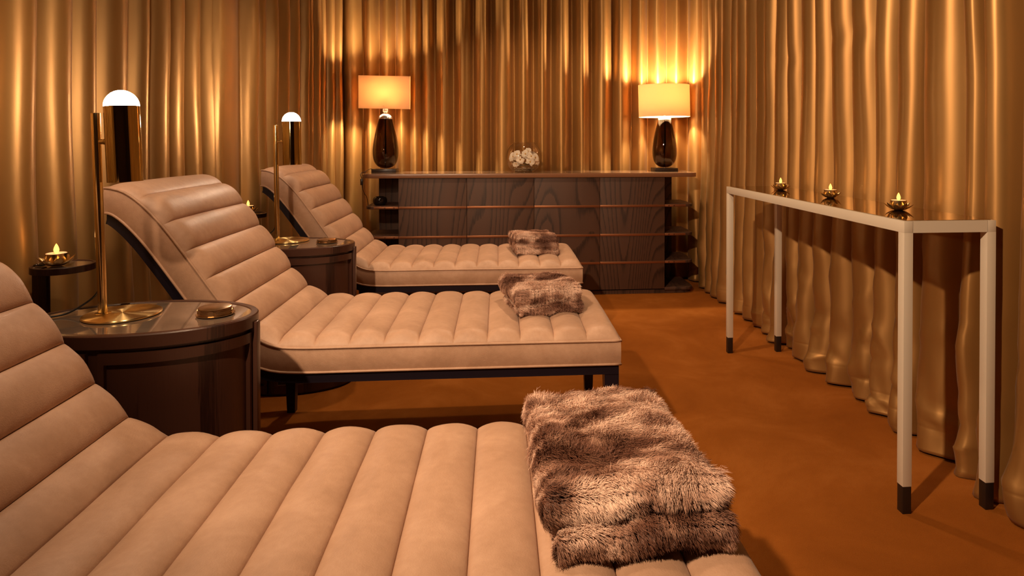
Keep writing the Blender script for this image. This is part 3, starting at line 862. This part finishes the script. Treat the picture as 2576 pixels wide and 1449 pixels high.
# bowl on the upper left end shelf
ob = MB().lathe([(0, 0), (.030, 0), (.044, .008), (.052, .026), (.052, .044), (.046, .058), (.036, .064), (.033, .062), (.042, .052), (.046, .040), (.044, .022), (.030, .010), (0, .008)], n=40, cy=0)
tag(ob.build('dark_bowl', M['dark_plastic'], None, loc=(-.875, 4.82, .676)), 'small glossy black bowl on the top left end shelf of the sideboard', 'bowl')

# ------------------------------------------------------------------ glass table lamps on the sideboard
def vase_profile():
    return [(.016, .424), (.030, .421), (.040, .412), (.047, .398), (.055, .370), (.066, .330), (.078, .280), (.089, .225), (.0965, .170), (.098, .130), (.095, .095), (.086, .060), (.070, .034), (.050, .018), (.028, .010), (.012, .008)]
def smooth_prof(p, k=3):
    P = [Vector(q) for q in p]; out = []
    for i in range(len(P) - 1):
        p0 = P[max(i - 1, 0)]; p1 = P[i]; p2 = P[i + 1]; p3 = P[min(i + 2, len(P) - 1)]
        for j in range(k):
            t = j / k; q = .5 * ((2 * p1) + (-p0 + p2) * t + (2 * p0 - 5 * p1 + 4 * p2 - p3) * t * t + (-p0 + 3 * p1 - 3 * p2 + p3) * t ** 3); out.append((q.x, q.y))
    out.append(tuple(P[-1])); return out
def glass_lamp(x, y, label, shade_outline, tilt, zsh, hsh, group='glass based lamps on the sideboard', cord=False, rz=0):
    root = empty('glass_table_lamp', (x, y, ZT + .0004), 0, label, 'table lamp', group)
    MB().box(-.094, .090, -.075, .075, 0, .026, .0015).build('plinth_block', M['plinth'], root, angle=30)
    pf = smooth_prof([(r, z + .022) for r, z in vase_profile()])
    inner = [(max(r - .004, .004), z - (.004 if z > .35 else (-.004 if z < .1 else 0))) for r, z in pf]
    body = MB().lathe(pf + inner[::-1], n=64, closed=True).build('glass_body', M['amber'], root, angle=70)
    MB().lathe([(0, .030), (.006, .030), (.006, .440), (0, .440)], n=14).build('rod', M['rod'], root, angle=30)
    MB().lathe([(0.0, .0265), (.015, .0265), (.015, .031), (0, .032)], n=20).build('foot_ring', M['silver'], root, angle=30)
    MB().lathe([(.0, .446), (.0, .4485), (.020, .4485), (.034, .441), (.044, .433), (.0505, .422), (.0525, .408), (.0505, .4085), (.046, .420), (.034, .436), (.018, .4455)], n=48, closed=False).build('reflection_cap', M['silver'], root, angle=60)  # added cap imitating the shade's bright reflection on the vase shoulder
    MB().lathe([(0, .446), (.012, .446), (.014, .452), (.012, .460), (.020, .466), (.020, .486), (.022, .488), (.022, .492), (0, .492)], n=24).build('neck', M['clear_neck'], root, angle=30)
    MB().lathe([(0, .492), (.014, .494), (.014, .57), (0, .57)], n=16).build('socket', M['clear_neck'], root, angle=30)
    bb = MB().lathe(smooth_prof([(0, .57), (.012, .572), (.022, .595), (.026, .62), (.020, .642), (.008, .652), (0, .653)], 2), n=20).build('bulb', M['bulb'], root, angle=80)
    # shade: hollow thin-walled cloth tube with its carrier ring
    mb = MB(); vs = []; fs = []; n = len(shade_outline); nz = 2
    th = .0016
    def off(i, d):
        x0, y0 = shade_outline[i - 1]; x1, y1 = shade_outline[(i + 1) % n]; tx, ty = x1 - x0, y1 - y0; l = math.hypot(tx, ty)
        return (shade_outline[i][0] - ty / l * d, shade_outline[i][1] + tx / l * d)
    for i in range(n):
        xo, yo = shade_outline[i]; xi, yi = off(i, th)
        vs += [(xo, yo, 0), (xo, yo, hsh), (xi, yi, hsh), (xi, yi, 0)]
    for i in range(n):
        j = (i + 1) % n
        for c in range(4):
            d = (c + 1) % 4; fs.append((i * 4 + c, j * 4 + c, j * 4 + d, i * 4 + d))
    mb.add(vs, fs)
    sh = mb.build('lamp_shade', M['shade'], root, angle=35, loc=(0, 0, zsh), rot=(*tilt, rz))
    cr = MB(); cr.tube([(-.09, 0, .02), (.09, 0, .02)], .002, 6); cr.tube([(0, -.08, .02), (0, .08, .02)], .002, 6); cr.build('carrier', M['silver'], sh, angle=None)
    if cord:
        pts = [(-.09, .02, .012), (-.105, .02, .024), (-.125, .02, .022), (-.150, .015, .006), (-.157, -.03, .004), (-.150, -.16, .004)]
        pts = [(-.092, .03, .010), (-.110, .02, .024), (-.128, -.02, .020), (-.140, -.08, .005), (-.1505, -.150, .003), (-.1530, -.172, -.012), (-.1465, -.170, -.030), (-.1445, -.165, -.045), (-.1440, -.163, -.075), (-.140, -.161, -.115), (-.128, -.150, -.155), (-.12, -.11, -.185), (-.128, 0, -.28)]
        P = [Vector(p) for p in pts]; out = []
        for i in range(len(P) - 1):
            p0 = P[max(i - 1, 0)]; p1 = P[i]; p2 = P[i + 1]; p3 = P[min(i + 2, len(P) - 1)]
            for k in range(5):
                t = k / 5; out.append(.5 * ((2 * p1) + (-p0 + p2) * t + (2 * p0 - 5 * p1 + 4 * p2 - p3) * t * t + (-p0 + 3 * p1 - 3 * p2 + p3) * t ** 3))
        out.append(P[-1])
        cd = MB().tube(out, .0022, 8).build('cord', M['cord'], root, angle=None)
        MB().box(-.1545, -.1355, -.176, -.156, -.088, -.040, .004).build('cord_switch', M['plinth'], cd, angle=30)
    return root
LAMP_W = 34.0
# near-rectangular shade with softly dished long sides
def dished(a, b, r, dish, n=24):
    out = []
    for i in range(n + 1):
        t = i / n; x = -a + r + (2 * a - 2 * r) * t; out.append((x, -b + dish * math.sin(PI * t) ** 2))
    for i in range(1, 6): g = -PI / 2 + PI / 2 * i / 6; out.append((a - r + r * math.cos(g), -b + r + r * math.sin(g)))
    for i in range(n // 2 + 1): t = i / (n // 2); out.append((a, -b + r + (2 * b - 2 * r) * t))
    for i in range(1, 6): g = PI / 2 * i / 6; out.append((a - r + r * math.cos(g), b - r + r * math.sin(g)))
    for i in range(n + 1): t = i / n; x = a - r - (2 * a - 2 * r) * t; out.append((x, b - dish * math.sin(PI * t) ** 2))
    for i in range(1, 6): g = PI / 2 + PI / 2 * i / 6; out.append((-a + r + r * math.cos(g), b - r + r * math.sin(g)))
    for i in range(n // 2 + 1): t = i / (n // 2); out.append((-a, b - r - (2 * b - 2 * r) * t))
    for i in range(1, 6): g = PI + PI / 2 * i / 6; out.append((-a + r + r * math.cos(g), -b + r + r * math.sin(g)))
    # drop coincident neighbours
    res = []
    for p in out:
        if not res or math.hypot(p[0] - res[-1][0], p[1] - res[-1][1]) > 1e-4: res.append(p)
    return res
def straight_front(a, front, back, dish, n=40):
    """flat-fronted, bow-backed outline with narrow ends"""
    out = [(-a + 2 * a * i / n, -front + dish * math.sin(PI * i / n) ** 2) for i in range(n + 1)]
    m = 40
    out += [(a * math.cos(PI * i / m), -front + .014 + (back + front - .014) * math.sin(PI * i / m) ** .9) for i in range(0, m + 1)]
    return out
glass_lamp(-.862, 4.985, 'brown glass lamp with a straight-fronted cream shade on the left of the sideboard', straight_front(.194, .045, .098, .014), (math.radians(3.2), math.radians(.9)), .488, .250, cord=True, rz=math.radians(-3))
glass_lamp(1.325, 4.985, 'brown glass lamp with an oval cream shade on the right of the sideboard', ell(.208, .115, 72), (math.radians(-2.0), math.radians(-.8)), .432, .255, rz=math.radians(1))

# ------------------------------------------------------------------ glass bowl of orchids
BX, BY, BZ = .197, 4.88, ZT + .0006
Rb = .138; zc = .118
pr = []
a0 = math.asin(-(zc - .002) / Rb) if zc < Rb else -PI / 2
out = [(.062, .0)]
for i in range(25):
    t = -1.08 + (1.98) * i / 24
    out.append((Rb * math.cos(t), zc + Rb * math.sin(t) * 1.0))
top_r, top_z = out[-1]
out.append((top_r + .001, top_z + .004)); inn = [(r - .0028, z + (.003 if z < .05 else -.0005)) for r, z in out[1:]][::-1]
inn.append((0.058, .0065))
prof = [(0, 0)] + out + inn + [(0, .0065)]
bw = MB().lathe(prof, n=72).build('glass_bowl', M['glass'], None, angle=60, loc=(BX, BY, BZ))
tag(bw, 'round clear glass bowl holding white orchids on the sideboard', 'bowl')
def blossom(parent, p, nrm, size, spin):
    q = Vector(nrm).normalized().to_track_quat('Z', 'Y').to_matrix().to_4x4()
    Mx = Matrix.Translation(p) @ q @ Matrix.Rotation(spin, 4, 'Z')
    mb = MB()
    for k, (ang, L, wd) in enumerate([(PI / 2, 1.0, .34), (PI / 2 + 2.25, 1.0, .32), (PI / 2 - 2.25, 1.0, .32), (PI / 2 + 1.15, 1.05, .56), (PI / 2 - 1.15, 1.05, .56)]):
        n, m = 7, 6; vs = []; fs = []
        for sd in (0, 1):
            for i in range(n + 1):
                t = i / n; w = wd * size * (math.sin(PI * min(1, .06 + .94 * t)) ** .55) if t < 1 else .0006
                for j in range(m + 1):
                    u = j / m * 2 - 1; x = size * L * t * (1 - .08 * u * u * (t > .5)); y = u * w
                    z = size * (.10 * math.sin(PI * t) - .16 * t * t + .06 * u * u) + (.002 if k > 2 else 0) - sd * .0006
                    c, s = math.cos(ang), math.sin(ang); vs.append(Mx @ Vector((c * x - s * y, s * x + c * y, z)))
        g = (n + 1) * (m + 1)
        for sd in (0, 1):
            for i in range(n):
                for j in range(m):
                    a = sd * g + i * (m + 1) + j; f = (a, a + 1, a + m + 2, a + m + 1); fs.append(f if sd == 0 else f[::-1])
        for i in range(n):
            for j in (0, m):
                a = i * (m + 1) + j; b = (i + 1) * (m + 1) + j; fs.append((a, b, b + g, a + g))
        mb.add(vs, fs)
    fl = mb.build('blossom', M['petal'], parent, angle=60)
    hb = MB().lathe([(0, 0), (size * .12, .001), (size * .16, size * .10), (size * .10, size * .22), (0, size * .25)], n=10, rot=Mx)
    hb.build('flower_heart', M['petal_heart'], fl, angle=60)
orc = empty('orchid_spray', (BX, BY, BZ), 0, 'curled spray of white silk orchids inside the glass bowl', 'flowers')
rr = random.Random(4)
stp = [Vector((.085 * math.cos(t), .075 * math.sin(t), .075 + .022 * math.sin(2.3 * t + .5))) for t in [PI * 1.95 * i / 40 + 3.3 for i in range(41)]]
MB().tube(stp, .0022, 7).build('stem', M['stem'], orc, angle=None)
for (x, y, z, s, nx) in [(-.082, -.058, .122, .036, -.35), (-.055, -.080, .140, .034, -.15), (-.030, -.088, .098, .036, -.1), (.008, -.085, .142, .034, .0), (.030, -.060, .162, .030, .1),
                         (.052, -.082, .124, .036, .15), (.044, -.090, .082, .038, .1), (.085, -.050, .112, .036, .45), (.095, -.030, .082, .032, .6), (-.090, -.010, .112, .034, -.8), (-.060, -.055, .066, .030, -.4),
                         (.020, .05, .13, .036, 0), (-.05, .05, .12, .036, -.2), (.075, .04, .13, .034, .4)]:
    blossom(orc, Vector((x, y, z)), (nx, -.9 if y < 0.03 else .8, .25), s, rr.uniform(0, 6.28))
peb0 = None
for k in range(30):
    t = rr.uniform(0, 2 * PI); r = math.sqrt(rr.random()) * (.068 if k < 18 else .080); z = .0125 if k < 18 else .026
    s = rr.uniform(.012, .017)
    if peb0 is None:
        bm = bmesh.new(); bmesh.ops.create_icosphere(bm, subdivisions=2, radius=1); mb = MB()
        for v in bm.verts: v.co *= 1 + .15 * noise.noise(v.co * 1.3)
        mb.bm(bm); peb0 = mb.build('pebble', M['pebble'], None, angle=80); o = peb0
    else: o = peb0.copy(); C.objects.link(o)
    o.scale = (s, s * rr.uniform(.7, 1), s * .55); o.rotation_euler = (0, 0, rr.uniform(0, 6))
    o.location = (BX + r * math.cos(t), BY + r * math.sin(t), BZ + z)
    tag(o, 'small brown pebble at the bottom of the glass bowl', 'pebble', 'pebbles in the glass bowl')

# ------------------------------------------------------------------ light
def spot(loc, target, power, size=70, blend=.6, soft=.04, col=(1, .67, .41)):
    l = bpy.data.lights.new('overhead_spot', 'SPOT'); l.energy = power; l.spot_size = math.radians(size); l.spot_blend = blend
    l.shadow_soft_size = soft; l.color = col
    o = bpy.data.objects.new('overhead_spot', l); C.objects.link(o); o.location = loc
    o.rotation_euler = (Vector(target) - Vector(loc)).to_track_quat('-Z', 'Y').to_euler(); return o
spot((-1.0, .15, 2.48), (1.30, 2.9, .6), 265, 84, .7)
spot((.2, 4.25, 2.50), (.2, 4.75, .5), 45, 110, .8)  # extra spot added to brighten the orchids and the sideboard top
spot((.35, 3.05, 2.50), (.35, 3.05, 0), 55, 95, .8)
spot((-.75, 1.55, 2.50), (-.95, 1.6, 0), 48, 100, .8)
spot((-.75, 3.6, 2.50), (-.95, 3.6, 0), 36, 100, .8)

w = bpy.data.worlds.new('world'); S.world = w; w.use_nodes = True
w.node_tree.nodes['Background'].inputs[0].default_value = (1, .6, .3, 1); w.node_tree.nodes['Background'].inputs[1].default_value = .0

# ------------------------------------------------------------------ camera
cam = bpy.data.cameras.new('camera'); co = bpy.data.objects.new('camera', cam); C.objects.link(co); S.camera = co
F, PXc, PYc = 1600., 1390., 372.8
cam.sensor_width = 36; cam.lens = F / 2576 * 36; cam.shift_x = (1288 - PXc) / 2576; cam.shift_y = -(724.5 - PYc) / 2576
cam.clip_start = .02
co.location = (0, 0, 1.15); co.rotation_euler = (math.radians(90 - .6), 0, -math.radians(4.9))
vs = S.view_settings; vs.view_transform = 'Standard'; vs.look = 'None'; vs.gamma = 1; vs.exposure = .42; vs.use_curve_mapping = False
try:
    S.cycles.max_bounces = 10; S.cycles.transmission_bounces = 10
except Exception: pass
